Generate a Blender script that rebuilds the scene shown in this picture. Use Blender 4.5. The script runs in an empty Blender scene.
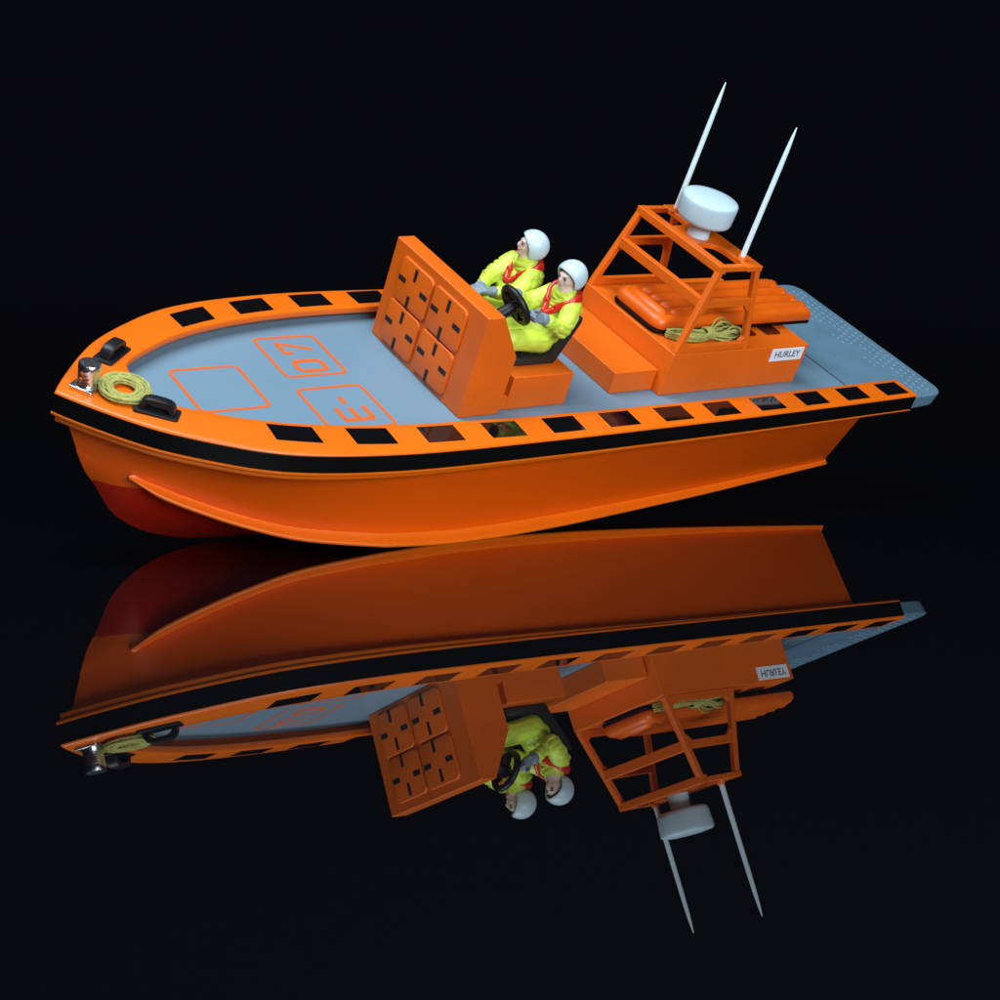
import bpy, bmesh, math, random
import numpy as np
from mathutils import Vector, Matrix, Euler, noise
from mathutils.bvhtree import BVHTree
random.seed(7)
S = 0.01                                   # all shapes below are in centimetres of the boat's own frame
scene = bpy.context.scene
C = scene.collection

# ---------------------------------------------------------------- boat pose (resting on keel and port chine)
R = Euler((-0.490427, 0.050357, 3.807081), 'XYZ').to_matrix()
T = Vector((26.9298, 128.2730, 12.7448))

# ---------------------------------------------------------------- helpers
def pchip(xs, ys):
    xs = np.array(xs, float); ys = np.array(ys, float)
    if xs[0] > xs[-1]: xs = xs[::-1]; ys = ys[::-1]
    h = np.diff(xs); dl = np.diff(ys)/h
    m = np.zeros(len(xs)); m[0] = dl[0]; m[-1] = dl[-1]
    for i in range(1, len(xs)-1):
        if dl[i-1]*dl[i] > 0:
            w1 = 2*h[i]+h[i-1]; w2 = h[i]+2*h[i-1]
            m[i] = (w1+w2)/(w1/dl[i-1]+w2/dl[i])
    def f(x):
        x = min(max(x, xs[0]), xs[-1])
        i = min(int(np.searchsorted(xs, x, side='right')-1), len(xs)-2)
        t = (x-xs[i])/h[i]
        return float((2*t**3-3*t*t+1)*ys[i]+(t**3-2*t*t+t)*h[i]*m[i]+(-2*t**3+3*t*t)*ys[i+1]+(t**3-t*t)*h[i]*m[i+1])
    return f

class MB:
    def __init__(s): s.v = []; s.f = []; s.m = []
    def add(s, vs, fs, mi=0):
        o = len(s.v); s.v += [tuple(float(c) for c in v) for v in vs]
        for f in fs: s.f.append(tuple(o+i for i in f)); s.m.append(mi)
        return s
    def box(s, x0, x1, y0, y1, z0, z1, mi=0):
        vs = [(x, y, z) for x in (x0, x1) for y in (y0, y1) for z in (z0, z1)]
        return s.add(vs, [(0,1,3,2),(4,6,7,5),(0,4,5,1),(2,3,7,6),(0,2,6,4),(1,5,7,3)], mi)
    def bar(s, p, q, w, h, up=(0,0,1), mi=0):
        p = Vector(p); q = Vector(q); d = (q-p).normalized(); up = Vector(up)
        a = d.cross(up).normalized(); b = a.cross(d).normalized()
        vs = [c + a*i*w/2 + b*j*h/2 for c in (p, q) for i, j in ((-1,-1),(1,-1),(1,1),(-1,1))]
        return s.add(vs, [(0,1,2,3),(7,6,5,4),(0,4,5,1),(1,5,6,2),(2,6,7,3),(3,7,4,0)], mi)
    def prism(s, poly, fn0, fn1, mi=0):
        n = len(poly)
        vs = [fn0(*p) for p in poly]+[fn1(*p) for p in poly]
        fs = [tuple(range(n))[::-1], tuple(range(n, 2*n))]+[(i, (i+1) % n, n+(i+1) % n, n+i) for i in range(n)]
        return s.add(vs, fs, mi)
    def loft(s, rows, closed=False, cap=False, mi=0):
        n = len(rows[0]); vs = [v for r in rows for v in r]; fs = []
        for i in range(len(rows)-1):
            for j in range(n if closed else n-1):
                k = (j+1) % n
                fs.append((i*n+j, i*n+k, (i+1)*n+k, (i+1)*n+j))
        if cap: fs += [tuple(range(n))[::-1], tuple((len(rows)-1)*n+j for j in range(n))]
        return s.add(vs, fs, mi)
    def tube(s, pts, rad, seg=8, closed=False, cap=True, mi=0, flat=None):
        pts = [Vector(p) for p in pts]; n = len(pts); rows = []
        up = Vector((0.03, 0.02, 1)); prev = None
        for i, p in enumerate(pts):
            if closed: t = pts[(i+1) % n]-pts[i-1]
            else: t = pts[min(i+1, n-1)]-pts[max(i-1, 0)]
            t.normalize()
            if prev is None:
                a = t.cross(up if abs(t.dot(up)) < .95 else Vector((1, 0, 0))).normalized()
            else:
                a = (prev - t*prev.dot(t)).normalized()
            prev = a; b = t.cross(a)
            r = rad[i] if hasattr(rad, '__len__') else rad
            fl = flat or 1
            rows.append([p+(a*math.cos(2*math.pi*k/seg)+b*math.sin(2*math.pi*k/seg)*fl)*r for k in range(seg)])
        if closed: rows.append(rows[0])
        return s.loft(rows, closed=True, cap=(cap and not closed), mi=mi)
    def lathe(s, prof, base, axis=(0,0,1), seg=40, mi=0):
        ax = Vector(axis).normalized(); a = ax.orthogonal().normalized(); b = ax.cross(a); base = Vector(base)
        rows = []
        for r, h in prof:
            rows.append([base+ax*h+(a*math.cos(2*math.pi*k/seg)+b*math.sin(2*math.pi*k/seg))*max(r, 1e-4) for k in range(seg)])
        return s.loft(rows, closed=True, cap=True, mi=mi)
    def ell(s, c, r, seg=20, rings=12, rot=None, mi=0):
        rows = []; c = Vector(c)
        for i in range(rings+1):
            th = math.pi*i/rings
            row = []
            for k in range(seg):
                ph = 2*math.pi*k/seg
                v = Vector((r[0]*max(math.sin(th), 1e-3)*math.cos(ph), r[1]*max(math.sin(th), 1e-3)*math.sin(ph), r[2]*math.cos(th)))
                if rot is not None: v = rot @ v
                row.append(c+v)
            rows.append(row)
        return s.loft(rows, closed=True, cap=True, mi=mi)

def setprops(o, label=None, cat=None, group=None, kind=None):
    if label: o['label'] = label
    if cat: o['category'] = cat
    if group: o['group'] = group
    if kind: o['kind'] = kind
    return o

def world_of(p): return (R @ Vector(p) + T) * S

def place(o, origin):
    o.location = world_of(origin); o.rotation_euler = R.to_euler('XYZ')

def root(name, origin, label, cat, group=None):
    o = bpy.data.objects.new(name, None); C.objects.link(o); place(o, origin)
    o.empty_display_size = .01
    o['_o'] = list(origin)
    return setprops(o, label, cat, group)

ORG = {}
def build(name, mb, mats, parent=None, bevel=0, smooth=True, angle=40, origin=None, seg=2, label=None, subsurf=0):
    """link one mesh; parts share the frame of their top-level thing (its origin in boat cm is ORG[root])"""
    r = parent
    while r is not None and r.parent is not None: r = r.parent
    org = Vector(ORG[r.name]) if r is not None else Vector(origin)
    me = bpy.data.meshes.new(name)
    me.from_pydata([tuple((Vector(v)-org)*S) for v in mb.v], [], mb.f)
    if not isinstance(mats, (list, tuple)): mats = [mats]
    for m in mats: me.materials.append(m)
    me.polygons.foreach_set('material_index', mb.m)
    bm = bmesh.new(); bm.from_mesh(me)
    bmesh.ops.remove_doubles(bm, verts=bm.verts, dist=1e-6)
    bmesh.ops.recalc_face_normals(bm, faces=bm.faces)
    bm.to_mesh(me); bm.free()
    if smooth:
        me.polygons.foreach_set('use_smooth', [True]*len(me.polygons))
        if not bevel: me.set_sharp_from_angle(angle=math.radians(angle))
    me.update()
    o = bpy.data.objects.new(name, me); C.objects.link(o)
    if parent is not None: o.parent = parent
    else: place(o, origin); ORG[o.name] = list(origin)
    if bevel:
        b = o.modifiers.new('bevel', 'BEVEL'); b.width = bevel*S; b.segments = seg; b.limit_method = 'ANGLE'; b.angle_limit = math.radians(30)
        w = o.modifiers.new('wn', 'WEIGHTED_NORMAL'); w.keep_sharp = False
    if subsurf:
        b = o.modifiers.new('sub', 'SUBSURF'); b.levels = b.render_levels = subsurf
    if label: o['label'] = label
    return o

def rrect(x0, x1, y0, y1, r, n=5):
    out = []
    for cx, cy, a0 in ((x1-r, y1-r, 0), (x0+r, y1-r, 90), (x0+r, y0+r, 180), (x1-r, y0+r, 270)):
        for k in range(n+1):
            a = math.radians(a0+90*k/n); out.append((cx+r*math.cos(a), cy+r*math.sin(a)))
    return out

def fillet(poly, rad, n=5):
    out = []; N = len(poly)
    for i, p in enumerate(poly):
        r = rad[i] if hasattr(rad, '__len__') else rad
        p = Vector(p); a = Vector(poly[i-1]); b = Vector(poly[(i+1) % N])
        if r < 1e-4: out.append(tuple(p)); continue
        u = (a-p).normalized(); v = (b-p).normalized()
        for k in range(n+1):
            t = k/n
            out.append(tuple((p+u*r)*(1-t)**2 + p*2*t*(1-t) + (p+v*r)*t*t))
    return out

# ---------------------------------------------------------------- materials
def mat(name, col, rough=.4, metal=0., ior=1.5, coat=0., noise_amt=0., nscale=60., bump=0., bscale=400., spec=.5, col2=None, rvar=0.):
    m = bpy.data.materials.new(name); m.use_nodes = True; nt = m.node_tree; N = nt.nodes; L = nt.links
    b = N['Principled BSDF']
    b.inputs['Base Color'].default_value = (*col, 1); b.inputs['Roughness'].default_value = rough
    b.inputs['Metallic'].default_value = metal; b.inputs['IOR'].default_value = ior
    b.inputs['Coat Weight'].default_value = coat; b.inputs['Coat Roughness'].default_value = .08
    b.inputs['Specular IOR Level'].default_value = spec
    tc = N.new('ShaderNodeTexCoord')
    if noise_amt:
        nz = N.new('ShaderNodeTexNoise'); nz.inputs['Scale'].default_value = nscale; nz.inputs['Detail'].default_value = 5
        L.new(tc.outputs['Object'], nz.inputs['Vector'])
        mx = N.new('ShaderNodeMix'); mx.data_type = 'RGBA'
        c2 = col2 or tuple(c*(1-noise_amt) for c in col)
        mx.inputs['A'].default_value = (*col, 1); mx.inputs['B'].default_value = (*c2, 1)
        rp = N.new('ShaderNodeValToRGB'); rp.color_ramp.elements[0].position = .35; rp.color_ramp.elements[1].position = .7
        L.new(nz.outputs['Fac'], rp.inputs['Fac']); L.new(rp.outputs['Color'], mx.inputs['Factor']); L.new(mx.outputs['Result'], b.inputs['Base Color'])
        if rvar:
            mr = N.new('ShaderNodeMapRange'); mr.inputs['To Min'].default_value = rough-rvar; mr.inputs['To Max'].default_value = rough+rvar
            L.new(nz.outputs['Fac'], mr.inputs['Value']); L.new(mr.outputs['Result'], b.inputs['Roughness'])
    if bump:
        n2 = N.new('ShaderNodeTexNoise'); n2.inputs['Scale'].default_value = bscale; n2.inputs['Detail'].default_value = 3
        L.new(tc.outputs['Object'], n2.inputs['Vector'])
        bp = N.new('ShaderNodeBump'); bp.inputs['Strength'].default_value = bump; bp.inputs['Distance'].default_value = .0004
        L.new(n2.outputs['Fac'], bp.inputs['Height']); L.new(bp.outputs['Normal'], b.inputs['Normal'])
    return m

HULLO = mat('hull_orange_paint', (.84, .104, .002), .30, noise_amt=.05, nscale=14, bump=.02, bscale=220, rvar=.04)
ORANGE = mat('orange_paint', (.80, .142, .003), .36, noise_amt=.08, nscale=25, bump=.10, bscale=260, rvar=.06)
ORANGE_S = mat('orange_satin', (.74, .125, .003), .45, noise_amt=.10, nscale=30, bump=.15, bscale=350, rvar=.06)
ORANGE_M = mat('orange_marking', (.64, .105, .004), .6)
GLOSSO = mat('orange_vinyl', (.72, .112, .003), .40, noise_amt=.12, nscale=60, bump=.15, bscale=150, rvar=.08)
RED = mat('red_antifouling', (.40, .012, .006), .3, noise_amt=.2, nscale=20, bump=.1)
BLACKSTRIP = mat('black_strip', (.003, .003, .0035), .42, bump=.1, bscale=200, spec=.18)
BLACKGLOSS = mat('black_gloss_film', (.004, .004, .005), .06, ior=1.68, bump=.05, bscale=120)
SLOT = mat('slot_black', (.006, .006, .008), .6)
DECK = mat('deck_grey_blue', (.150, .25, .345), .45, noise_amt=.07, nscale=14, bump=.12, bscale=500, rvar=.06)
PLATF = mat('platform_grey_blue', (.115, .215, .31), .42, noise_amt=.15, nscale=40, bump=.2, bscale=300, rvar=.08)
GROOVE = mat('seam_dark', (.04, .06, .09), .7)
WHITE = mat('white_plastic', (.50, .67, .78), .38, noise_amt=.04, nscale=30, bump=.05)
LABELW = mat('label_white', (.74, .83, .94), .5)
INK = mat('ink', (.03, .035, .05), .6)
DARKRUB = mat('black_rubber', (.008, .0095, .013), .42, bump=.2, bscale=300, spec=.35)
SEATM = mat('seat_black', (.012, .012, .013), .5, bump=.3, bscale=300)
CHROME = mat('chrome', (.74, .78, .82), .26, metal=1, bump=1.0, bscale=330)
ROPE = mat('rope_yellow_green', (.41, .41, .11), .8, noise_amt=.35, nscale=500, bump=1.0, bscale=900)
SUIT = mat('suit_yellow', (.57, .70, .075), .42, noise_amt=.12, nscale=120, bump=.3, bscale=250, col2=(.47, .62, .05), rvar=.08)
SKIN = mat('skin_paint', (.72, .53, .46), .5, noise_amt=.2, nscale=250, bump=.2, bscale=500)
GLOVE = mat('glove_grey', (.22, .30, .37), .5, noise_amt=.2, nscale=200, bump=.3)
AERIAL = mat('aerial_white', (.68, .84, .92), .4)
HELM = mat('helmet_white', (.52, .67, .77), .33, noise_amt=.06, nscale=120, bump=.3, bscale=200)
REDV = mat('vest_red', (.62, .02, .012), .22, noise_amt=.2, nscale=200, bump=.3, bscale=300)
EYE = mat('painted_eye', (.08, .06, .06), .5)
LIP = mat('painted_lip', (.42, .2, .18), .5)

# ---------------------------------------------------------------- floor (black acrylic mirror)
def floor_mat():
    m = bpy.data.materials.new('black_acrylic'); m.use_nodes = True; nt = m.node_tree; N = nt.nodes; L = nt.links
    b = N['Principled BSDF']; b.inputs['Base Color'].default_value = (.0020, .0022, .0030, 1)
    b.inputs['Roughness'].default_value = 0.0; b.inputs['IOR'].default_value = 1.92
    tc = N.new('ShaderNodeTexCoord')
    nz = N.new('ShaderNodeTexNoise'); nz.inputs['Scale'].default_value = 2.2; nz.inputs['Detail'].default_value = 1
    L.new(tc.outputs['Object'], nz.inputs['Vector'])
    bp = N.new('ShaderNodeBump'); bp.inputs['Strength'].default_value = .12; bp.inputs['Distance'].default_value = .001
    L.new(nz.outputs['Fac'], bp.inputs['Height']); L.new(bp.outputs['Normal'], b.inputs['Normal'])
    # settled dust specks
    vo = N.new('ShaderNodeTexVoronoi'); vo.inputs['Scale'].default_value = 26; vo.feature = 'F1'
    L.new(tc.outputs['Object'], vo.inputs['Vector'])
    rp = N.new('ShaderNodeValToRGB'); rp.color_ramp.elements[0].position = .0; rp.color_ramp.elements[0].color = (.02, .022, .03, 1)
    rp.color_ramp.elements[1].position = .008; rp.color_ramp.elements[1].color = (.0020, .0022, .0030, 1)
    L.new(vo.outputs['Distance'], rp.inputs['Fac']); L.new(rp.outputs['Color'], b.inputs['Base Color'])
    return m
me = bpy.data.meshes.new('floor'); me.from_pydata([(-15,-4,0),(15,-4,0),(15,26,0),(-15,26,0)], [], [(0,1,2,3)])
me.materials.append(floor_mat())
fl = bpy.data.objects.new('floor', me); C.objects.link(fl); setprops(fl, 'glossy black mirror surface under the boat', 'floor', kind='structure')

# ---------------------------------------------------------------- the boat
boat = root('rescue_boat', (0, 0, 0), 'bright orange model rescue boat with black striped gunwale and grey deck, resting on black mirror', 'boat')
ORG['rescue_boat'] = [0, 0, 0]

# outline curves (x from stern 0 to bow 66)
OUT = [(0,8.93),(6,9.12),(12,9.3),(24,9.58),(36,9.68),(42,9.68),(46,9.6),(51,9.18),(55,8.42),(57.3,7.55),(58.6,6.85),(60.3,5.83),(61.8,4.75),(63.1,3.5),(64,2.5),(65,1.32),(65.6,.55),(65.98,0)]
INN = [(0.25,6.65),(6,6.82),(12,6.98),(24,7.2),(36,7.2),(42,7.05),(46,6.88),(51,6.28),(54.9,5.3),(56.95,4.5),(58.1,3.9),(59.25,3.22),(60.2,2.6),(60.85,1.95),(61.0,1.4),(61.02,.9),(61.02,.45),(61.02,0)]
nO = len(OUT); tt = list(range(nO))
fox, foy = pchip(tt, [p[0] for p in OUT]), pchip(tt, [p[1] for p in OUT])
fix, fiy = pchip(tt, [p[0] for p in INN]), pchip(tt, [p[1] for p in INN])
fzo = pchip([0, 12, 24, 36, 46, 56, 60, 66], [.20, .40, .60, .74, .86, .92, .92, .80])
fzi_ = pchip([0, 12, 24, 36, 46, 56, 62, 66], [.08, .09, .10, .14, .17, .17, .14, .12])
fflange = pchip([0, 20, 40, 55, 66], [.15, .32, .7, .95, 1.0])

def station(t, side):
    """t in 0..nO-1 ; side +1 port -1 starboard"""
    o = Vector((fox(t), foy(t))); i = Vector((fix(t), fiy(t)))
    e = .02; a = Vector((fox(max(t-e, 0)), foy(max(t-e, 0)))); b = Vector((fox(min(t+e, nO-1)), foy(min(t+e, nO-1))))
    d = (b-a).normalized(); n = Vector((d.y, -d.x))
    if n.y < 0 or (n.x < 0 and t > 10): n = -n
    if t >= nO-1.001: n = Vector((1.35, 0))
    zo = fzo(o.x); zi = zo+fzi_(o.x)
    mdir = (o-i).normalized()
    if side < 0:
        o.y *= -1; i.y *= -1; n.y *= -1; mdir.y *= -1
    return o, i, n, mdir, zo, zi
ts = []
for k in range(nO-1):
    m_ = 4 if k > 5 else 6
    ts += [k+j/m_ for j in range(m_)]
stations = [(t, 1) for t in ts]+[(nO-1, 1)]+[(t, -1) for t in reversed(ts)]
rowsG = []; rowsB = []; rowsU = []
def P3(p, z): return (p.x, p.y, z)
for t, sd in stations:
    o, i, n, m_, zo, zi = station(t, sd)
    f = fflange(o.x); zb = zo-1.3
    w = (o-i).length; mid = lambda v: o.lerp(i, v)
    prof = [P3(i+m_*.95, -.12), P3(i+m_*.95, zi-.46), P3(i+m_*.06, zi-.48), P3(i, zi-.42), P3(i, zi-.10), P3(i+m_*.03, zi-.03), P3(i+m_*.10, zi),
            P3(mid(.75), zi*.85+zo*.15), P3(mid(.5), zi*.6+zo*.4), P3(mid(.25), zi*.25+zo*.75+.02), P3(o-n*.22, zo+.035), P3(o-n*.10, zo+.01), P3(o-n*.02, zo-.05), P3(o, zo-.13), P3(o-n*.12, zo-.15),
            P3(o-n*.12, zb), P3(o-n*.05, zb-.01), P3(o+n*(.0+.02*f), zb-.04), P3(o+n*(.01+.02*f), zb-.07-.08*f), P3(o-n*(.02+.02*f), zb-.08-.16*f), P3(o-n*(.08+.12*f), zb-.09-.20*f),
            P3(o-n*(.09+.12*f), zb-.10-.50*f), P3(o-n*(.14+.18*f), zb-.12-.58*f), P3(o-n*(.6+.5*f), zb-.12-.56*f), P3(o-n*1.1, zb+.1)]
    rowsG.append(prof)
    rowsB.append([P3(o-n*.10, zo-.15), P3(o-n*.03, zo-.16), P3(o-n*.0, zo-.19), P3(o+n*.005, (zo+zb)/2), P3(o-n*.0, zb+.03), P3(o-n*.03, zb), P3(o-n*.10, zb-.005)])
gun = build('gunwale', MB().loft(rowsG, closed=True, cap=True), ORANGE, boat, angle=50)
strake = build('rubbing_strake', MB().loft(rowsB, closed=True, cap=True), BLACKSTRIP, boat, angle=16)

# gloss black squares lying on the gunwale top
def t_at_x(x):
    lo, hi = 0, nO-1
    for _ in range(40):
        m_ = (lo+hi)/2
        if fix(m_)*.6+fox(m_)*.4 < x: lo = m_
        else: hi = m_
    return lo
centers = [54.35, 49.7, 45.0, 40.3, 35.5, 30.7, 25.75, 21.1, 16.3, 11.5, 6.75, 2.05]
for sd in (1, -1):
    for cx in centers:
        hw = 1.32
        t0, t1 = t_at_x(cx-hw), t_at_x(cx+hw)
        mb = MB(); rows = []
        for a in range(7):
            t = t0+(t1-t0)*a/6; o, i, n, m_, zo, zi = station(t, sd)
            row = []
            wd = (o-i).length; v0 = (wd-(1.93 if sd > 0 else 2.22))/wd; v1 = (wd-(.38 if sd > 0 else .48))/wd
            for v in [v0]+[q for q in (.25, .5, .75) if v0+.02 < q < v1-.02]+[v1]:
                p = o.lerp(i, v)
                z = float(np.interp(v, [0, .06, .25, .5, .75, .96, 1], [zo, zo+.035, zi*.25+zo*.75+.02, zi*.6+zo*.4, zi*.85+zo*.15, zi, zi]))
                row.append((p.x, p.y, z+.02))
            while len(row) < 5: row.insert(1, tuple((Vector(row[0])+Vector(row[1]))/2))
            rows.append(row)
        top = rows; low = [[(x, y, z-.03) for x, y, z in r] for r in rows]
        mb.loft(top); mb.loft(low)
        edge = lambda r: r
        ring = lambda g: g[0]+[r[-1] for r in g[1:-1]]+g[-1][::-1]+[r[0] for r in g[-2:0:-1]]
        mb.loft([ring(top), ring(low)], closed=True)
        build('black_square', mb, BLACKGLOSS, gun, angle=60)

# ---------------------------------------------------------------- hull
keyx = [.64, 5, 12, 25, 37.4, 45.65, 52, 56, 58.5, 60.3, 61.6, 62.5, 63.4, 64.1]
cy = pchip([.64, 9.2, 16.7, 25.5, 31.7, 37.4, 41.7, 45.65, 49, 52, 55.2, 58.1, 60.3, 61.6, 62.5, 63.4, 64.1], [4.4, 5.28, 6.1, 6.95, 7.6, 8.05, 8.25, 8.15, 7.5, 6.75, 5.72, 4.6, 3.55, 2.6, 1.8, .85, 0])
cz = pchip([.64, 9.2, 16.7, 25.5, 31.7, 37.4, 41.7, 45.65, 49, 52, 55.2, 58.1, 60.3, 61.6, 62.5, 63.4, 64.1], [-9.2, -9.03, -8.84, -8.58, -8.3, -7.97, -7.66, -7.32, -7.1, -6.84, -6.2, -5.4, -4.68, -4.06, -3.75, -3.45, -3.3])
kx = pchip(keyx, [.3, 4.8, 12, 25, 37.4, 45.5, 52, 55.6, 57.6, 59.4, 61.2, 62.3, 63.3, 64.15])
kz = pchip([.3, 46, 52, 54.7, 56.2, 58.4, 60.3, 61.35, 62.65, 63.4, 64.15], [-11.5, -11.5, -11.4, -11.15, -10.83, -10.1, -8.95, -7.95, -5.9, -4.85, -3.3])
tx = pchip(keyx, [5.2, 8.6, 14.5, 26.5, 38.4, 46.5, 52.8, 56.8, 59.4, 61.2, 62.6, 63.5, 64.3, 65.02])
# hull top line from inset outline
xs_out = []
for t in np.linspace(0, nO-1.02, 200):
    o, i, n, m_, zo, zi = station(t, 1); f = fflange(o.x)
    q = o-n*(.46+.34*f); xs_out.append((q.x, q.y, zo-1.3-.12-.42*f))
xs_out = [q for q in xs_out if q[1] > .25]+[(65.02, 0, -1.1)]
xs_out.sort()
ty = pchip([q[0] for q in xs_out], [q[1] for q in xs_out]); tz = pchip([q[0] for q in xs_out], [q[2] for q in xs_out])
sx = list(np.linspace(.64, 45, 24))+list(np.linspace(46.5, 60, 14))+list(np.linspace(60.5, 64.1, 12))
def rail_fade(x): return max(0.0, min(1.0, (61.9-x)/1.6))**.7*(.42+.58*min(1, max(0, x-.6)/30))
def gs(x): return rail_fade(x) if x < 61.0 else rail_fade(61.0)*max(0, (64.1-x)/3.1)
def side_bottom(x, sd):
    g = gs(x)
    return Vector((x, sd*max(cy(x)-.86*g, 0), cz(x)+.17*g))
for_side = {}
mb = MB()
for sd in (1, -1):
    rows = []
    for x in sx:
        top = Vector((tx(x), sd*ty(tx(x)), tz(tx(x)))); bot = side_bottom(x, sd)
        r = []
        g = rail_fade(x)
        for u in (0, .12, .25, .4, .55, .7, .8, .88, .94, .98, 1):
            p = top.lerp(bot, u)
            mid_ = min(1, max(0, (x-1)/22))
            inset = (.25 if x < 58 else .25-.2*min(1, (x-58)/4))*mid_*math.sin(math.pi*min(u, 1))*min(1, cy(x)/2.5)+ .0*g
            p.y -= sd*min(inset, abs(p.y)*.6)
            r.append(p)
        rows.append(r)
    mb.loft(rows)
    for_side[sd] = rows
# transom face
def tr(sd):
    x = .64
    return [for_side[sd][0][k] for k in range(11)]
ptop = for_side[1][0]; stop = for_side[-1][0]
loop = list(ptop)+[Vector((.64, cy(.64), -9.2)), Vector((.3, 0, -11.5)), Vector((.64, -cy(.64), -9.2))]+list(reversed(stop))
mb.add(loop, [tuple(range(len(loop)))])
hull = build('hull', mb, HULLO, boat, angle=35)
# bottom below the rails, red antifouling under the waterline
def bottom_mat():
    m = HULLO.copy(); m.name = 'bottom_paint'; nt = m.node_tree; N = nt.nodes; L = nt.links
    b = N['Principled BSDF']; src = b.inputs['Base Color'].links[0].from_socket
    tc = N.new('ShaderNodeTexCoord'); sp = N.new('ShaderNodeSeparateXYZ'); L.new(tc.outputs['Object'], sp.inputs[0])
    ma = N.new('ShaderNodeMath'); ma.operation = 'GREATER_THAN'
    # waterline: z > -5.55 + 0.24*(62.8-x)*... gently rising aft
    m2 = N.new('ShaderNodeMath'); m2.operation = 'MULTIPLY_ADD'; m2.inputs[1].default_value = -.30; m2.inputs[2].default_value = .1337
    L.new(sp.outputs['X'], m2.inputs[0])
    L.new(sp.outputs['Z'], ma.inputs[0]); L.new(m2.outputs[0], ma.inputs[1])
    mx = N.new('ShaderNodeMix'); mx.data_type = 'RGBA'; mx.inputs['A'].default_value = (.50, .016, .004, 1)
    L.new(ma.outputs[0], mx.inputs['Factor']); L.new(src, mx.inputs['B']); L.new(mx.outputs['Result'], b.inputs['Base Color'])
    return m
mb = MB()
for sd in (1, -1):
    rows = []
    for x in sx:
        g = rail_fade(x)
        a = side_bottom(x, sd)
        k_ = Vector((kx(x), 0, kz(kx(x))))
        r = []
        for u in np.linspace(0, 1, 10):
            p = a.lerp(k_, u)
            if x > 50:                      # full, rounded forefoot
                w_ = min(1, (x-50)/8)*min(1, cy(x)/3.2)
                p.y += sd*.22*w_*math.sin(math.pi*u); p.z -= .08*w_*math.sin(math.pi*u)
            r.append(p)
        rows.append(r)
    mb.loft(rows)
hb = build('hull_bottom', mb, bottom_mat(), hull, angle=50)
# spray rails
for sd in (1, -1):
    rows = []
    for x in [q for q in sx if q < 61.4]+[61.6, 61.8]:
        g = max(rail_fade(x), .06); c = Vector((x, sd*cy(x), cz(x))); h = Vector((0, sd, 0)); v = Vector((0, 0, 1))
        rows.append([c-h*1.06*g+v*.78*g, c-h*.93*g+v*.52*g, c-h*.78*g+v*.35*g, c-h*.58*g+v*.24*g, c-h*.32*g+v*.18*g, c-h*.14*g+v*.14*g, c-h*.04*g+v*.10*g, c+h*.0*g+v*.03*g, c-h*.02*g-v*.09*g, c-h*.10*g-v*.16*g, c-h*.6*g-v*.20*g, c-h*1.2*g+v*.0*g])
    # rounded aft end
    first = rows[0]; cen = sum(first, Vector())/len(first)
    rows.insert(0, [cen.lerp(p, .85)+Vector((-.12, 0, 0)) for p in first]); rows.insert(0, [cen.lerp(p, .5)+Vector((-.19, 0, 0)) for p in first])
    build('spray_rail', MB().loft(rows, closed=True, cap=True), ORANGE, hull, angle=50)

# ---------------------------------------------------------------- deck
poly = []
for t in np.linspace(.3, nO-1, 60):
    o, i, n, m_, zo, zi = station(t, 1); q = i+m_*1.0
    if q.x > 5.75: poly.append((q.x, q.y))
poly = [(5.75, poly[0][1])]+poly
full = poly+[(x, -y) for x, y in reversed(poly[:-1])]
mb = MB(); mb.prism(full, lambda x, y: (x, y, 0), lambda x, y: (x, y, -.4))
deck = build('deck', mb, DECK, boat, smooth=False)
mb = MB(); mb.box(5.60, 5.74, -7.3, 7.3, -.5, .035); build('deck_seam', mb, GROOVE, deck, smooth=False)

def strip(mb, pts, w, z0=.0, z1=.018, closed=False):
    n = len(pts); L_ = []; R_ = []
    for k in range(n):
        p = Vector(pts[k]); a = Vector(pts[k-1]) if (k > 0 or closed) else p; b = Vector(pts[(k+1) % n]) if (k < n-1 or closed) else p
        d1 = (p-a).normalized() if (p-a).length > 1e-6 else (b-p).normalized()
        d2 = (b-p).normalized() if (b-p).length > 1e-6 else d1
        n1 = Vector((-d1.y, d1.x)); n2 = Vector((-d2.y, d2.x)); m_ = (n1+n2); m_.normalize()
        sc = 1/max(.5, m_.dot(n1))
        L_.append(p+m_*w/2*sc); R_.append(p-m_*w/2*sc)
    rows = [[(*l, z0), (*l, z1), (*r, z1), (*r, z0)] for l, r in zip(L_, R_)]
    if closed: rows.append(rows[0])
    mb.loft(rows, closed=True, cap=not closed)
for (x0, x1, y0, y1) in ((53.3, 57.85, -2.45, 2.2), (46.25, 50.65, -5.4, -.75), (46.2, 50.8, .72, 5.35)):
    mb = MB(); strip(mb, rrect(x0, x1, y0, y1, .42), .22, closed=True); build('marking_frame', mb, ORANGE_M, deck, smooth=False)
w = .33
mb = MB(); strip(mb, [(47.22, 4.42), (49.42, 4.42)], w)
for xx, y1 in ((49.30, 3.05), (48.35, 3.1), (47.34, 3.05)): strip(mb, [(xx, 4.3), (xx, y1)], w)
build('marking_letter_e', mb, ORANGE_M, deck, smooth=False)
mb = MB(); strip(mb, [(48.38, 2.62), (48.38, 1.88)], w); build('marking_dash', mb, ORANGE_M, deck, smooth=False)
mb = MB(); strip(mb, rrect(47.35, 49.35, -2.45, -1.28, .42), w, closed=True); build('marking_digit_zero', mb, ORANGE_M, deck, smooth=False)
mb = MB(); strip(mb, [(48.75, -3.45), (49.32, -3.5), (49.32, -4.7), (47.15, -3.75)], w*.9); build('marking_digit_seven', mb, ORANGE_M, deck, smooth=False)

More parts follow.
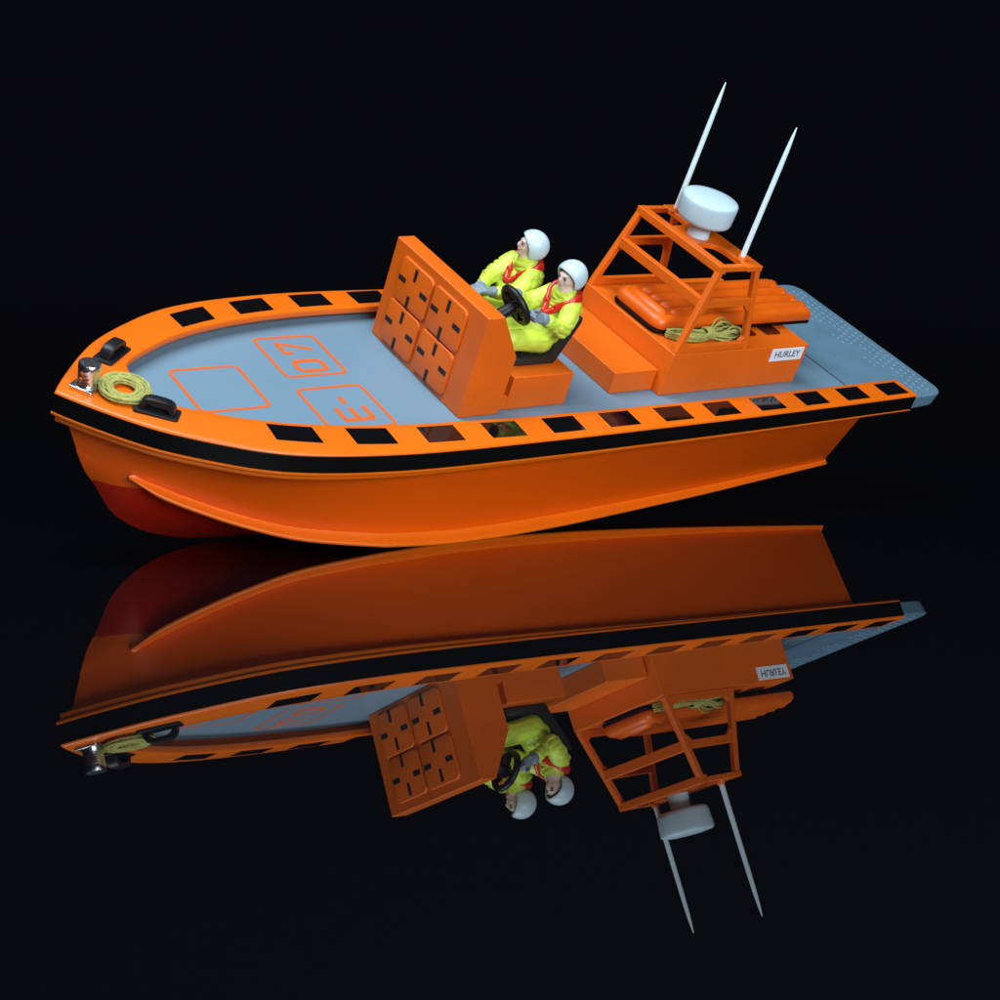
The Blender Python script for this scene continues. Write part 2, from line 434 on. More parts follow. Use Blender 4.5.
# swim platform: slab behind the gunwale ends
XA = -3.75
pp = [(5.6, 7.4), (-.02, 7.4), (-.02, 8.9), (XA, 8.9), (XA, -8.9), (-.02, -8.9), (-.02, -7.4), (5.6, -7.4)]
pp = fillet(pp, [0, 0, .0, 1.5, 1.5, 0, 0, 0], 8)
mb = MB(); mb.prism(pp, lambda x, y: (x, y, .02), lambda x, y: (x+ (0 if x > -.1 else .25), y*(1 if abs(y) < 8 or x > -.1 else .985), -1.12))
plat = build('swim_platform', mb, PLATF, boat, bevel=.16, seg=3)
mb = MB()
ng = 9
for gi in range(ng):
    yc = -7.3+14.6*gi/(ng-1)
    for r_ in range(5):
        for c_ in range(3):
            x = -3.1+r_*.7+random.uniform(-.03, .03); y = yc+(c_-1)*.56+(.2 if r_ % 2 else -.1)
            if r_ > 2 and gi % 2: continue
            if r_ == 0 and abs(y) > 7.6: continue
            mb.ell((x, y, .0), (.26, .19, .10), 10, 6)
build('tread_studs', mb, PLATF, plat, angle=80)

# ---------------------------------------------------------------- console
prof = [(41.67, .0), (41.54, 7.12), (40.28, 7.16), (38.39, 4.21), (38.46, .0)]
mb = MB(); mb.prism(prof, lambda x, z: (x, 5.39, z), lambda x, z: (x, -5.39, z))
console = build('console', mb, ORANGE_S, boat, bevel=.09)
for cyy, czz in ((-2.3, 5.0), (1.62, 5.0), (-2.47, 1.86), (1.55, 1.86)):
    fx = lambda z: 41.67-.13*z/7.12
    poly = rrect(cyy-1.82, cyy+1.85, czz-1.48, czz+1.5, .38)
    mb = MB()
    ring0 = [(fx(z)-.02, y, z) for y, z in poly]
    sc = lambda k: [(fx(z)+k[0], cyy+(y-cyy)*k[1], czz+(z-czz)*k[1]) for y, z in poly]
    mb.loft([ring0, sc((.10, 1.0)), sc((.15, .985)), sc((.165, .96))], closed=True, cap=True)
    pan = build('vent_panel', mb, ORANGE_S, console, angle=60)
    mb = MB(); X = 41.67+.155
    for dy, dz, hy, hz in ((-1.27, .03, .41, .175), (0, .87, .155, .43), (1.27, .06, .41, .175), (-.12, -1.1, .155, .43)):
        z_ = czz+dz
        mb.box(fx(z_)+.10, fx(z_)+.178, cyy+dy-hy, cyy+dy+hy, z_-hz, z_+hz)
    build('vent_slots', mb, SLOT, pan, smooth=False)
# steering wheel (on the slanted rear face)
wc = Vector((37.4, 2.78, 6.42)); wn = Vector((-.86, 0, .51)).normalized(); wa = Vector((0, 1, 0)); wb = wn.cross(wa)
mb = MB(); mb.tube([wc+(wa*math.cos(a)+wb*math.sin(a))*1.22 for a in np.linspace(0, 2*math.pi, 40, endpoint=False)], .24, 10, closed=True)
for a in (90, 210, 330):
    a = math.radians(a); mb.tube([wc-wn*.1, wc+(wa*math.cos(a)+wb*math.sin(a))*1.2], [.28, .19], 8)
mb.lathe([(.3, -.3), (.48, -.2), (.5, .05), (.4, .16)], wc, wn, 20)
mb.tube([wc-wn*.1, wc-wn*1.9], [.36, .46], 14)
build('steering_wheel', mb, DARKRUB, console, angle=60)
# side foot between console and seat base
mb = MB(); mb.box(37.6, 38.6, -4.95, 4.95, 0, .95); 
# seat base
seatbase = build('seat_base', MB().box(32.66, 37.68, -5.02, 5.02, 0, 2.42), ORANGE_S, boat, bevel=.08)
build('base_step', mb, ORANGE_S, seatbase, bevel=.06)
for y0 in (2.3, -1.95):
    prof = fillet([(33.55, 2.44), (36.9, 2.44), (36.95, 2.95), (36.5, 3.1), (34.35, 3.0), (33.9, 3.35), (32.75, 5.75), (32.35, 5.85), (32.15, 5.65)], [.15, .15, .1, .2, .4, .4, .2, .1, .15], 4)
    mb = MB(); hwid = 1.5
    rows = []
    for yy, sc_ in ((-hwid, .93), (-hwid+.12, 1), (hwid-.12, 1), (hwid, .93)):
        c_ = (34.1, 3.2)
        rows.append([(c_[0]+(x-c_[0])*sc_, y0+yy, c_[1]+(z-c_[1])*sc_ if sc_ < 1 else z) for x, z in prof])
    mb.loft(rows, closed=True, cap=True)
    build('seat', mb, SEATM, boat, angle=50)

# bench, engine box
build('bench', MB().box(24.3, 28.22, -4.42, 4.42, 0, 1.66), ORANGE_S, boat, bevel=.08)
mb = MB(); mb.prism([(24.28, 0), (24.08, 3.25), (10.28, 3.18), (10.5, 0)], lambda x, z: (x, 5.22-.02*z, z), lambda x, z: (x, -5.22+.02*z, z))
ebox = build('engine_box', mb, ORANGE_S, boat, bevel=.08)
for xx in (12.55, 15.1, 17.6):
    for sgn in (1, -1):
        if sgn < 0 and xx > 18: continue
        poly = fillet([(xx-.78, .6*sgn), (xx+.78, .6*sgn), (xx+.78, 3.5*sgn), (xx-.78, 3.5*sgn)], .22, 4)
        mb = MB(); mb.prism(poly, lambda x, y: (x, y, 3.23), lambda x, y: (x, y, 3.29)); build('hatch_recess', mb, mat('recess_dark', (.05, .008, .002), .3) if 'recess_dark' not in bpy.data.materials else bpy.data.materials['recess_dark'], ebox, smooth=False)
# name plate
mb = MB(); mb.box(10.76, 14.12, 5.12, 5.24, 2.02, 3.02)
npl = build('name_plate', mb, LABELW, ebox, bevel=.01)
fc = bpy.data.curves.new('HURLEY', 'FONT'); fc.body = 'HURLEY'; fc.align_x = 'CENTER'; fc.align_y = 'CENTER'; fc.size = .74*S; fc.space_character = 1.0; fc.extrude = .00004; fc.offset = .00006
fo = bpy.data.objects.new('tmp_text', fc); C.objects.link(fo); bpy.context.view_layer.update()
tm = bpy.data.meshes.new_from_object(fo.evaluated_get(bpy.context.evaluated_depsgraph_get())); bpy.data.objects.remove(fo)
tm.name = 'lettering'; tm.materials.clear(); tm.materials.append(INK)
M3 = Matrix(((-1, 0, 0), (0, 0, 1), (0, 1, 0)))
for v in tm.vertices:
    q = M3 @ Vector((v.co.x-.10*v.co.y, v.co.y, v.co.z)); v.co = q+Vector((12.44, 5.246, 2.53))*S
tm.update()
to = bpy.data.objects.new('lettering', tm); C.objects.link(to); to.parent = npl

# ---------------------------------------------------------------- arch frame
z9 = 9.42
outer = fillet([(22.15, -4.62), (22.15, 4.62), (18.15, 4.72), (18.15, -4.72)], .12, 2)
mb = MB()
def plate(poly, z0, z1): mb.prism(poly, lambda x, y: (x, y, z0), lambda x, y: (x, y, z1))
plate([(22.2, -4.62), (22.2, 4.62), (21.5, 4.62), (21.5, -4.62)], 9.05, 9.63)
for s_ in (1, -1):
    plate([(21.62, s_*4.62), (21.62, s_*4.15), (19.62, s_*4.15), (19.62, s_*4.62)], 9.225, 9.61)
# aft band with filleted tongue to the forward bar
tongue = [(21.62, -1.5), (21.62, 1.2)]
arc1 = [(20.35-.0+.0, 1.25), (20.1, 1.3), (19.85, 1.5), (19.68, 1.9), (19.62, 2.4)]
arc2 = [(19.62, -2.7), (19.68, -2.2), (19.85, -1.8), (20.1, -1.6), (20.35, -1.55)]
plate(tongue+arc1+[(19.62, 4.72), (18.15, 4.72), (18.15, -4.72), (19.62, -4.72)]+arc2, 9.23, 9.625)
frame = build('arch_frame', mb, ORANGE_S, boat, bevel=.05)
def leg(a, b, w=.46):
    m_ = MB(); m_.bar(a, b, w, w, up=(1, 0, 0)); build('leg', m_, ORANGE_S, frame, bevel=.06)
for s_ in (1, -1):
    leg((23.82, s_*4.92, 3.2), (21.92, s_*4.39, 9.3)); leg((17.05, s_*4.86, 3.2), (18.42, s_*4.42, 9.3))
def lerp3(a, b, t): return Vector(a).lerp(Vector(b), t)
def rail(a, b, w, h, name='cross_rail'):
    m_ = MB(); m_.bar(a, b, w, h); build(name, m_, ORANGE_S, frame, bevel=.05)
fp = lambda s_, z: lerp3((23.82, s_*4.92, 3.2), (21.92, s_*4.39, 9.3), (z-3.2)/6.1)
ap = lambda s_, z: lerp3((17.05, s_*4.86, 3.2), (18.42, s_*4.42, 9.3), (z-3.2)/6.1)
rail(fp(1, 6.85)+Vector((0, -.2, 0)), fp(-1, 6.85)+Vector((0, .2, 0)), .5, .74)
for s_ in (1, -1):
    rail(fp(s_, 6.85)+Vector((-.2, 0, 0)), ap(s_, 6.85)+Vector((.2, 0, 0)), .38, .6)
    rail(fp(s_, 3.5)+Vector((-.2, s_*.02, 0)), ap(s_, 3.5)+Vector((.2, s_*.04, 0)), .42, .52)
    # corner gussets, small radii as on the casting
    for top, sg in ((6.55, -1), (3.76, 1)):
        m_ = MB(); A = ap(s_, top); m_.prism(fillet([(0, 0), (.5, 0), (0, .5*sg)], [0, .05, .05], 1), lambda u, v: (A.x+.2+u, A.y-.17, A.z+v), lambda u, v: (A.x+.2+u, A.y+.17, A.z+v))
        build('gusset', m_, ORANGE_S, frame, bevel=.03); m_ = MB(); F = fp(s_, top); m_.prism(fillet([(0, 0), (.5, 0), (0, .5*sg)], [0, .05, .05], 1), lambda u, v: (F.x-.2-u, F.y-.17, F.z+v), lambda u, v: (F.x-.2-u, F.y+.17, F.z+v))
        build('gusset', m_, ORANGE_S, frame, bevel=.03)
# radar dome
mb = MB(); mb.lathe([(.80, 9.6), (.78, 9.9), (.74, 10.8)], (20.32, -.02, 0), (0, 0, 1), 30)
rad = build('radar_dome', MB().lathe([(.3, 10.66), (1.5, 10.64), (1.72, 10.68), (1.88, 10.80), (1.95, 11.0), (2.02, 12.05), (2.02, 12.25), (1.97, 12.36), (1.85, 12.43), (1.2, 12.52), (.3, 12.56), (0, 12.56)], (20.32, -.02, .08), (0.0, 0, 1), 64), WHITE, boat, angle=60)
build('pedestal', mb, WHITE, rad, angle=60)
for s_ in (1, -1):
    b0 = Vector((19.36, s_*3.66, 9.7)); b1 = Vector((18.99, s_*3.65, 19.34))
    pts = [b0.lerp(b1, u) for u in (0, .1, .4, .7, .84, .93, .985, 1)]
    an = build('whip_antenna', MB().tube(pts, [.20, .195, .185, .175, .15, .10, .05, .02], 14), AERIAL, boat, angle=80)
    mb = MB().lathe([(.34, 0), (.32, .2), (.25, .32)], (19.36, s_*3.66, 9.58), (-.038, 0, 1), 18); build('socket', mb, ORANGE_S, an, angle=50)

# ---------------------------------------------------------------- bow fittings
zb = 1.0
for s_ in (1, -1):
    c0 = Vector((61.27, s_*3.12)); u = Vector((-.78, s_*.62)); v = Vector((.62, s_*.78))
    zt = 1.0
    mb = MB(); poly = rrect(-1.28, 1.28, -.62, .62, .18, 3)
    mb.prism(poly, lambda a, b: (*(c0+u*a+v*b), zt-.12), lambda a, b: (*(c0+u*a+v*b), zt+.12))
    fairl = build('fairlead', mb, DARKRUB, boat, bevel=.04)
    rows = []
    for a, h in ((-1.02, .02), (-.98, .30), (-.86, .52), (-.62, .66), (-.3, .70), (.3, .70), (.62, .66), (.86, .52), (.98, .30), (1.02, .02)):
        # outer and inner skin of the arched bridge
        k = .76
        po = c0+u*a; pi_ = c0+u*a*.78
        zo_, zi2 = zt+.1+h, zt+.1+max(h-.24, 0)
        rows.append([(*(po-v*.34), zo_), (*(po-v*.18), zo_+.05), (*(po+v*.18), zo_+.05), (*(po+v*.34), zo_), (*(pi_+v*.34), zi2), (*(pi_-v*.34), zi2)])
    build('bridge', MB().loft(rows, closed=True, cap=True), DARKRUB, fairl, angle=50)
mb = MB(); a_ = math.radians(38)
ux = Vector((math.cos(a_), math.sin(a_))); vx = Vector((-math.sin(a_), math.cos(a_))); c0 = Vector((64.15, -.05))
mb.prism(rrect(-.72, .72, -.72, .72, .08, 2), lambda a, b: (*(c0+ux*a+vx*b), .86), lambda a, b: (*(c0+ux*a+vx*b), 1.08))
bol = build('bollard', mb, CHROME, boat, bevel=.04)
build('post', MB().lathe([(.66, 1.06), (.60, 1.14), (.58, 1.5), (.60, 2.0), (.63, 2.1), (.64, 2.42), (.58, 2.5), (.2, 2.51), (0, 2.51)], (64.12, -.03, 0), (0, 0, 1), 36), CHROME, bol, angle=50)

# ---------------------------------------------------------------- ropes (loose things)
def wob(p, a, sc, seed):
    return Vector(p)+Vector((noise.noise(Vector(p)*sc+Vector((seed, 0, 0))), noise.noise(Vector(p)*sc+Vector((0, seed, 0))), .4*noise.noise(Vector(p)*sc+Vector((0, 0, seed)))))*a
pts = []
c = Vector((62.30, .92)); N_ = 520
for k in range(N_):
    f = k/N_; turns = 12.5
    a = f*turns*2*math.pi
    layer = f*turns
    if layer < 6.5: r = .58+.138*layer; z = 1.16
    else: r = .58+.138*6.5-.135*(layer-6.5); z = 1.31+.03*math.sin(a*1.7)
    p = Vector((c.x+r*.98*math.cos(a), c.y+r*1.05*math.sin(a), z))
    pts.append(wob(p, .10, 1.1, 3+int(layer)*2.3))
coil = build('rope_coil', MB().tube(pts, .088, 7), ROPE, None, origin=(62.1, .72, 1.1), angle=180)
setprops(coil, 'flat round coil of yellow-green rope on the bow beside the chrome bollard', 'rope')
mb = MB()
for k in range(13):
    ph = k*1.3; rr = .28+.07*(k % 4)
    pts = []
    for j in range(70):
        u = j/70*2*math.pi
        cxp = math.cos(u)
        x = 19.9+(3.2+.03*k)*cxp - .03*k
        pinch = min(1, abs(x-19.4)/1.3)**.8
        yoff = (.62 if x > 19.4 else .80)*math.sin(u)*(.25+.75*pinch)*(.5+.045*k)
        lift = .35*max(0, (19.4-x)/1.5)*math.exp(-((x-18.0)/.8)**2)*(k in (3, 5, 7, 10, 11))*(.7+.08*k)
        y = 3.50-.045*max(0, x-19.5)**2+yoff-.25*(x < 19.4)*((k % 3)-1)*pinch
        z = 3.42+.12*(k % 4)+lift+.06*math.sin(3*u+ph)
        pts.append(wob((x, y, z), .08, 1.3, k*3.1))
    mb.tube(pts, .068, 6, closed=True)
for j in range(4):
    pts = [Vector((19.3+.16*j, 3.40+.45*math.cos(a), 3.68+.36*math.sin(a))) for a in np.linspace(0, 2*math.pi, 16, endpoint=False)]
    mb.tube(pts, .085, 6, closed=True)
hank = build('rope_hank', mb, ROPE, None, origin=(20, 3.4, 3.3), angle=180)
setprops(hank, 'tied hank of yellow-green rope on the engine box beside the ribbed orange raft', 'rope')

# ---------------------------------------------------------------- inflatable raft
raft = root('inflatable_raft', (16, 0, 3.3), 'orange ribbed inflatable raft lying on the engine box under the arch frame', 'raft')
ORG['inflatable_raft'] = [16, 0, 3.3]
mb = MB()
mb.prism(fillet([(23.9, -2.6), (23.9, 2.65), (7.95, 2.65), (7.95, -2.6)], [.9, .9, .2, .2], 6), lambda x, y: (x, y, 3.40), lambda x, y: (x, y, 3.60))
build('base_sheet', mb, BLACKSTRIP, raft, bevel=.04)
mb = MB()
mb.box(9, 23, -1.9, 1.9, 3.24, 3.42); build('support_pad', mb, BLACKSTRIP, raft, smooth=False)
mb = MB()   # rim: rounded body
rimp = fillet([(23.85, -2.6), (23.85, 2.65), (8.0, 2.65), (8.0, -2.6)], [1.0, 1.0, .25, .25], 8)
cc = Vector((15.9, .07))
def rimrow(ins, z):
    out = []
    for x, y in rimp:
        dx, dy = x-cc.x, y-cc.y
        out.append((cc.x+dx*(1-ins/8.1), cc.y+dy*(1-ins/2.67), z))
    return out
mb.loft([rimrow(.12, 3.58), rimrow(.0, 3.72), rimrow(-.02, 4.0), rimrow(.04, 4.25), rimrow(.2, 4.45), rimrow(.42, 4.55), rimrow(.7, 4.5), rimrow(.9, 4.38)], closed=True, cap=True)
build('air_body', mb, GLOSSO, raft, angle=60)
mb = MB()
for yy in (-1.75, -.68, .42, 1.52):
    mb.tube([(21.9, yy, 4.13), (21.82, yy, 4.15), (21.65, yy, 4.16), (21.3, yy, 4.17), (15, yy, 4.17), (8.35, yy, 4.15), (8.1, yy, 4.13), (8.02, yy, 4.11)], [.05, .3, .44, .52, .54, .53, .44, .3], 16)
build('air_tubes', mb, GLOSSO, raft, angle=80)
mb = MB(); mb.tube([(22.85, -1.9, 4.22), (22.9, -1.6, 4.3), (22.9, 0, 4.33), (22.9, 1.7, 4.3), (22.85, 2.1, 4.2)], [.25, .48, .5, .48, .25], 18)
build('front_tube', mb, GLOSSO, raft, angle=80)

# ---------------------------------------------------------------- the crew
def bake(o):
    dg = bpy.context.evaluated_depsgraph_get(); bpy.context.view_layer.update(); dg = bpy.context.evaluated_depsgraph_get()
    me = bpy.data.meshes.new_from_object(o.evaluated_get(dg)); return me
def remeshed(mb, voxel, org, smooth_it=4):
    """one continuous skin over overlapping volumes; vertices returned in boat cm"""
    me = bpy.data.meshes.new('t'); me.from_pydata([tuple(v) for v in mb.v], [], mb.f)
    bm = bmesh.new(); bm.from_mesh(me); bmesh.ops.recalc_face_normals(bm, faces=bm.faces); bm.to_mesh(me); bm.free()
    o = bpy.data.objects.new('t', me); C.objects.link(o)
    r = o.modifiers.new('r', 'REMESH'); r.mode = 'VOXEL'; r.voxel_size = voxel
    s_ = o.modifiers.new('s', 'SMOOTH'); s_.factor = .6; s_.iterations = smooth_it
    out = bake(o); bpy.data.objects.remove(o)
    vs = [tuple(v.co) for v in out.vertices]; fs = [tuple(p.vertices) for p in out.polygons]
    return vs, fs
def limb(mb, pts, rad, n=5):
    P = [Vector(p) for p in pts]; out = []; ro = []
    for k in range(len(P)-1):
        for j in range(n):
            t = j/n; out.append(P[k].lerp(P[k+1], t)); ro.append(rad[k]*(1-t)+rad[k+1]*t)
    out.append(P[-1]); ro.append(rad[-1])
    for it in range(2):
        q = [out[0]]+[(out[i-1]+out[i]*2+out[i+1])/4 for i in range(1, len(out)-1)]+[out[-1]]; out = q
    mb.tube(out, ro, 12)
    for k, p in enumerate(P): mb.ell(out[0] if k == 0 else (out[-1] if k == len(P)-1 else p), (rad[k]*.98,)*3, 12, 8)

def person(name, y0, yaw, tilt, armL, armR, lean, label):
    X = lambda x, y, z: Vector((x+lean*(z-3.5), y0+y, z))
    r_ = root(name, (34.6, y0, 3.0), label, 'person', 'crew seated behind the console'); ORG[r_.name] = [34.6, y0, 3.0]
    mb = MB()
    mb.ell(X(34.35, 0, 3.9), (1.1, 1.3, .95)); mb.ell(X(33.95, 0, 4.2), (1.12, 1.3, 1.0)); mb.ell(X(33.85, 0, 4.7), (.98, 1.15, 1.0)); mb.ell(X(33.15, 0, 5.5), (.96, 1.32, 1.0)); mb.ell(X(33.0, 0, 6.15), (.80, 1.3, .72))
    limb(mb, [X(33.1, -1.2, 6.3), X(33.1, 0, 6.65), X(33.1, 1.2, 6.3)], [.58, .68, .58])
    limb(mb, [X(33.15, 0, 6.5), X(33.22, 0, 7.32)], [.84, .68])
    tvs, tfs = remeshed(mb, .12, None, 4)
    for s_ in (1, -1):
        limb(mb, [X(34.5, s_*.62, 3.75), X(37.2, s_*.78, 4.05), X(37.75, s_*.75, 2.8)], [.86, .70, .5])
    for arm in (armL, armR):
        limb(mb, arm[:3], [.70, .60, .30])
        # a creased cuff
        e, h = Vector(arm[1]), Vector(arm[2]); mb.ell(e.lerp(h, .72), (.47, .47, .47), 12, 8)
    # head: skull, jaw, chin, nose, brow, ears
    hc = X(33.22, 0, 8.0)-Vector((0, 0, 0)); hr = Euler((0, tilt, yaw)).to_matrix()
    Hh = lambda x, y, z: hc+hr @ (Vector((x, y, z))*.9)
    mb.ell(hc, (.78, .66, .83), rot=hr); mb.ell(Hh(.32, 0, -.45), (.46, .47, .45), rot=hr); mb.ell(Hh(.62, 0, -.72), (.22, .26, .17), rot=hr)
    mb.ell(Hh(.93, 0, -.1), (.16, .11, .2), rot=hr); mb.ell(Hh(.86, 0, .04), (.12, .1, .24), rot=hr)
    mb.ell(Hh(.74, 0, .28), (.15, .42, .10), rot=hr)
    mb.ell(Hh(.84, 0, -.42), (.08, .2, .07), rot=hr)
    for s_ in (1, -1): mb.ell(Hh(.6, s_*.3, -.2), (.18, .2, .18), rot=hr); mb.ell(Hh(0, s_*.72, -.05), (.16, .08, .22), rot=hr)
    vs, fs = remeshed(mb, .075, None, 3)
    # cloth wrinkles, only on the suit
    out = []
    chin = Hh(0, 0, -.9)
    for v in vs:
        v = Vector(v)
        if v.z < 7.0:
            n1 = noise.noise(v*1.5+Vector((y0, 0, 0))); n2 = noise.noise(Vector((v.x*1.5+v.z*.8, v.y*.9, v.z*2.1-v.x*.6)))
            rad_ = Vector((v.x-(33.7), v.y-y0, 0)); rad_.normalize()
            n2 = 1-min(1, abs(n2)*3.0); kf = .35 if v.z < 4.7 else 1.0; v = v+rad_*kf*(.05*n1-.10*n2*n2*(3-2*n2)+.03)
        out.append(v)
    m2 = MB(); m2.add(out, fs)
    # material by place: face, gloves are child parts, rest is suit
    m2.m = []
    for f in fs:
        cen = sum((out[i] for i in f), Vector())/len(f)
        loc = hr.transposed() @ (cen-hc)
        m2.m.append(1 if (loc.z > -.80 and loc.length < 1.3 and loc.z > -.40-.5*min(1, max(0, (loc.x-.02)/.45))) else 0)
    body = build('body', m2, [SUIT, SKIN], r_, angle=180)
    # painted features
    mb = MB()
    for s_ in (1, -1): mb.ell(Hh(.80, s_*.27, .05), (.05, .13, .06), 12, 8, rot=hr); 
    build('eyes', mb, EYE, body, angle=180)
    mb = MB()
    for s_ in (1, -1): mb.ell(Hh(.84, s_*.27, .22), (.05, .18, .035), 12, 8, rot=hr)
    build('eyebrows', mb, EYE, body, angle=180)
    mb = MB(); mb.ell(Hh(.905, 0, -.42), (.035, .17, .04), 12, 8, rot=hr); build('mouth', mb, LIP, body, angle=180)
    # helmet: shell swept from the back of the head to the face opening
    rows = []; rowsi = []
    hcen = Hh(-.10, 0, .12)
    axis_b = (hr @ Vector((-1, 0, .12))).normalized(); upv = (hr @ Vector((.12, 0, 1))).normalized(); sdv = upv.cross(axis_b).normalized()
    K = 18; SEG = 56
    for rr, store in ((1.0, rows), (.86, rowsi)):
        for k in range(K+1):
            row = []
            for j in range(SEG):
                ph = 2*math.pi*j/SEG         # 0 = up
                cu, su = math.cos(ph), math.sin(ph)
                lim = math.radians(116+24*max(0, cu)**1.0-16*max(0, -cu)**1.5)
                th = lim*k/K
                d = axis_b*math.cos(th)+(upv*cu+sdv*su)*math.sin(th)
                loc = hr.transposed() @ d
                rad_ = 1/math.sqrt((loc.x/1.10)**2+(loc.y/1.0)**2+(loc.z/1.05)**2)
                if loc.z < -.3: rad_ *= 1-.0*loc.z
                if k == K: rad_ *= .97
                row.append(hcen+d*rad_*rr)
            store.append(row)
    mb = MB(); mb.loft(rows, closed=True, cap=False); mb.add(rows[0], [tuple(range(SEG))])
    mb.loft([rows[-1], rowsi[-1]], closed=True); mb.loft(rowsi, closed=True)
    build('helmet', mb, HELM, r_, angle=75)
    # inflatable red collar hugging the suit
    bvh = BVHTree.FromPolygons([Vector(v) for v in tvs], tfs)
    bvh2 = BVHTree.FromPolygons(out, fs)
    def hug(az, z, off=.10):
        ax_ = Vector((33.25+lean*(z-3.5), y0, z)); d = Vector((math.cos(az), math.sin(az), 0))
        hit = bvh.ray_cast(ax_+d*4, -d, 4)
        q = hit[0] if hit[0] is not None else ax_+d*.8
        h2 = bvh2.ray_cast(ax_+d*1.6, -d, 1.6)
        if h2[0] is not None and (h2[0]-ax_).length > (q-ax_).length and (h2[0]-ax_).length < 1.22: q = h2[0]
        return q+d*off
    path = []
    for k in range(41):
        f = k/40*2-1                      # -1..1 : V point -> round the neck -> V point
        a = abs(f)                        # 1 at the V point, 0 at the nape
        az = math.pi*(1-a) if f > 0 else -math.pi*(1-a)
        z = 6.92-.10*(a > .45)-1.38*max(0, (a-.45)/.55)**1.15
        # on the shoulders the collar runs over the top: use a tighter radius
        q = hug(az, z)
        ctr = Vector((33.2, y0, z)); dv = q-ctr; rmax = 1.12 if a < .62 else 2
        if dv.length > rmax: q = ctr+dv.normalized()*rmax
        path.append(q)
    for it in range(2): path = [path[0]]+[(path[i-1]+path[i]*2+path[i+1])/4 for i in range(1, len(path)-1)]+[path[-1]]
    mb = MB(); rr = [.21+.05*math.sin(math.pi*k/40)+.02*math.sin(k*1.9) for k in range(41)]
    mb.tube(path, rr, 10); mb.tube([p+Vector((.02, 0, .17)) for p in path[3:-3]], [x*.8 for x in rr[3:-3]], 10)
    build('life_vest_collar', mb, REDV, r_, angle=180)
    # hands in grey gloves: palm, four unequal bent fingers, thumb
    for arm in (armL, armR):
        e, w_, grip = Vector(arm[1]), Vector(arm[2]), Vector(arm[3]); gax = Vector(arm[4]).normalized()   # gax: axis of the thing held
        fw = (grip-w_).normalized(); across = gax; curl = fw.cross(across).normalized()*arm[5]
        mb = MB()
        mb.tube([w_-fw*.2, w_+fw*.12], [.30, .31], 12)
        pc = w_+fw*.42
        mb.ell(pc, (1, 1, 1)) if False else None
        for j in range(5):
            q = pc+across*(j-2)*.11; mb.tube([w_+across*(j-2)*.08, q+fw*.18], [.16, .15], 8); mb.ell(q+fw*.18, (.15,)*3, 8, 6)
        for j, ln in enumerate((.82, 1.0, .94, .74)):
            b0 = pc+fw*.2+across*(j-1.5)*.155
            chain = [b0, b0+fw*.26*ln+curl*.05, b0+fw*.42*ln+curl*.26*ln, b0+fw*.30*ln+curl*.48*ln]
            mb.tube(chain, [.10, .095, .088, .07], 8)
            for q, rr_ in zip(chain[1:], (.095, .088, .07)): mb.ell(q, (rr_,)*3, 8, 6)
        t0 = w_+fw*.25-across*.22
        ch = [t0, t0-across*.22+fw*.12+curl*.08, t0-across*.26+fw*.32+curl*.24]
        mb.tube(ch, [.115, .105, .085], 8); [mb.ell(q, (.09,)*3, 8, 6) for q in ch]
        vs2, fs2 = remeshed(mb, .035, None, 2)
        vs2 = [tuple(w_+(Vector(q)-w_)*1.28) for q in vs2]
        build('glove', MB().add(vs2, fs2), GLOVE, r_, angle=180)
    return r_

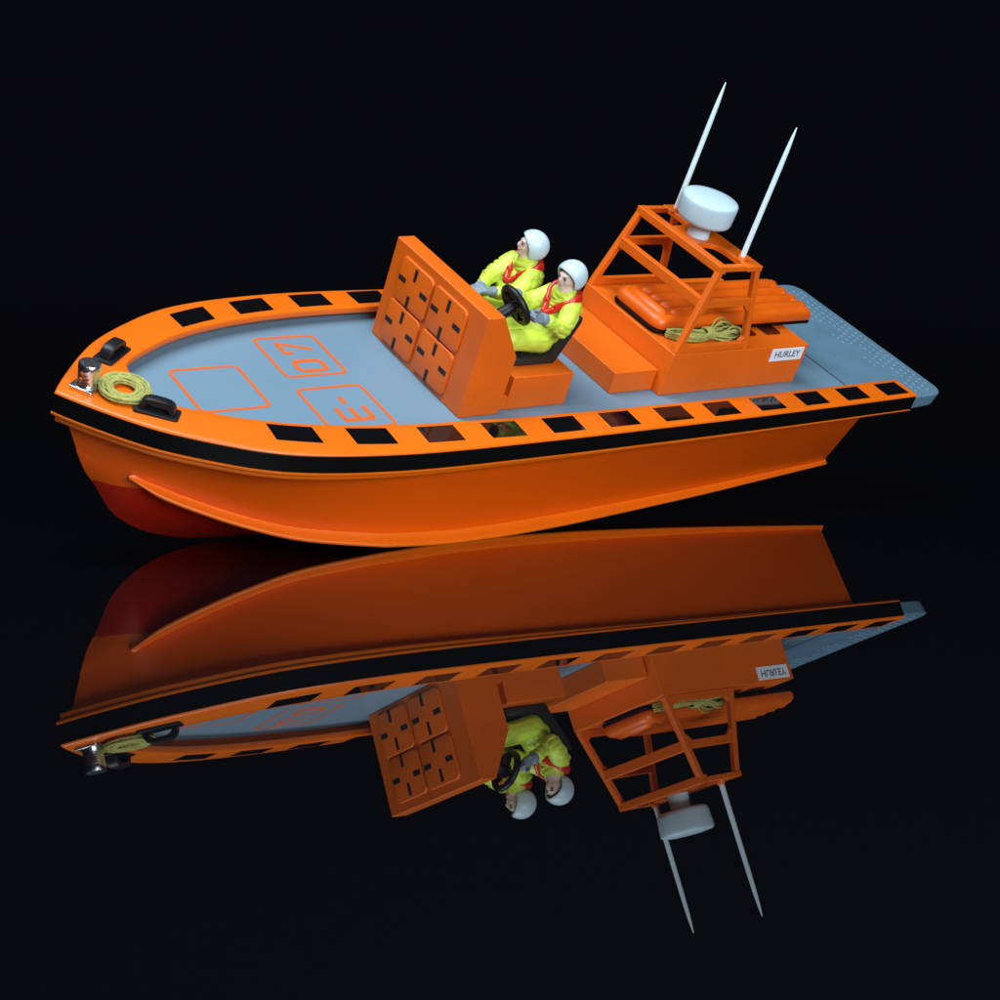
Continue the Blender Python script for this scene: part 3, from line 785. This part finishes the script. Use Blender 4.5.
Rw = 1.22
def wp(a): a = math.radians(a); return wc+(wa*math.cos(a)+wb*math.sin(a))*Rw
gl = wp(-8); gr = wp(172)
person('person', 2.3, math.radians(4), math.radians(4),
       [(33.25, 3.5, 6.2), (34.1, 4.1, 5.2), (36.0, 4.1, 6.1), tuple(gl), (-.35, 0, -.9), 1],
       [(33.25, 1.15, 6.2), (34.7, .75, 5.35), (36.1, 1.1, 6.2), tuple(gr), (.35, 0, .9), -1], -.02,
       'seated crew figure in yellow suit and white helmet, hands on the black steering wheel')
person('person', -1.95, math.radians(-26), math.radians(-6),
       [(33.4, -.75, 6.3), (35.0, -.35, 5.3), (36.4, -.75, 5.35), (37.2, -.95, 5.5), (0, 1, 0), -1],
       [(33.4, -3.1, 6.35), (35.0, -3.1, 5.3), (36.4, -2.15, 5.0), (37.1, -1.7, 5.0), (0, 1, 0), -1], .01,
       'seated crew figure in yellow suit, head turned away, farther from the steering wheel')

# ---------------------------------------------------------------- camera
f_px, pitch, roll, H = 1582.236, 0.132996, -0.020044, 16.2482
cam = bpy.data.cameras.new('camera'); co = bpy.data.objects.new('camera', cam); C.objects.link(co)
sp, cp, sr, cr = math.sin(pitch), math.cos(pitch), math.sin(roll), math.cos(roll)
Rt = Vector((1, 0, 0)); Up = Vector((0, sp, cp)); Fw = Vector((0, cp, -sp))
xr = Rt*cr-Up*sr; yu = Rt*sr+Up*cr
M = Matrix((xr, yu, -Fw)).transposed().to_4x4(); M.translation = Vector((0, 0, H))*S
co.matrix_world = M
cam.sensor_width = 36; cam.lens = f_px/1000*36; cam.clip_start = .02; cam.clip_end = 100
scene.camera = co

# ---------------------------------------------------------------- studio light
def area(name, loc, target, sx_, sy_, power, col):
    l = bpy.data.lights.new(name, 'AREA'); l.shape = 'RECTANGLE'; l.size = sx_; l.size_y = sy_; l.energy = power; l.color = col
    o = bpy.data.objects.new(name, l); C.objects.link(o); o.location = loc
    d = Vector(target)-Vector(loc); o.rotation_euler = d.to_track_quat('-Z', 'Y').to_euler(); return o
area('overhead_softbox', (-.30, .55, 1.35), (0, 1.08, .08), 1.1, .7, 27, (.84, .95, 1.0))
area('front_softbox', (.70, -.35, .36), (0.05, 1.10, .03), 1.0, .45, 25, (.9, .97, 1.0))
w_ = bpy.data.worlds.new('World'); scene.world = w_; w_.use_nodes = True
bg = w_.node_tree.nodes['Background']; bg.inputs['Color'].default_value = (.0027, .0029, .0041, 1); bg.inputs['Strength'].default_value = 1
vs_ = scene.view_settings; vs_.view_transform = 'Standard'; vs_.look = 'None'; vs_.exposure = 0; vs_.gamma = 1
scene.render.engine = 'CYCLES'; scene.cycles.max_bounces = 8
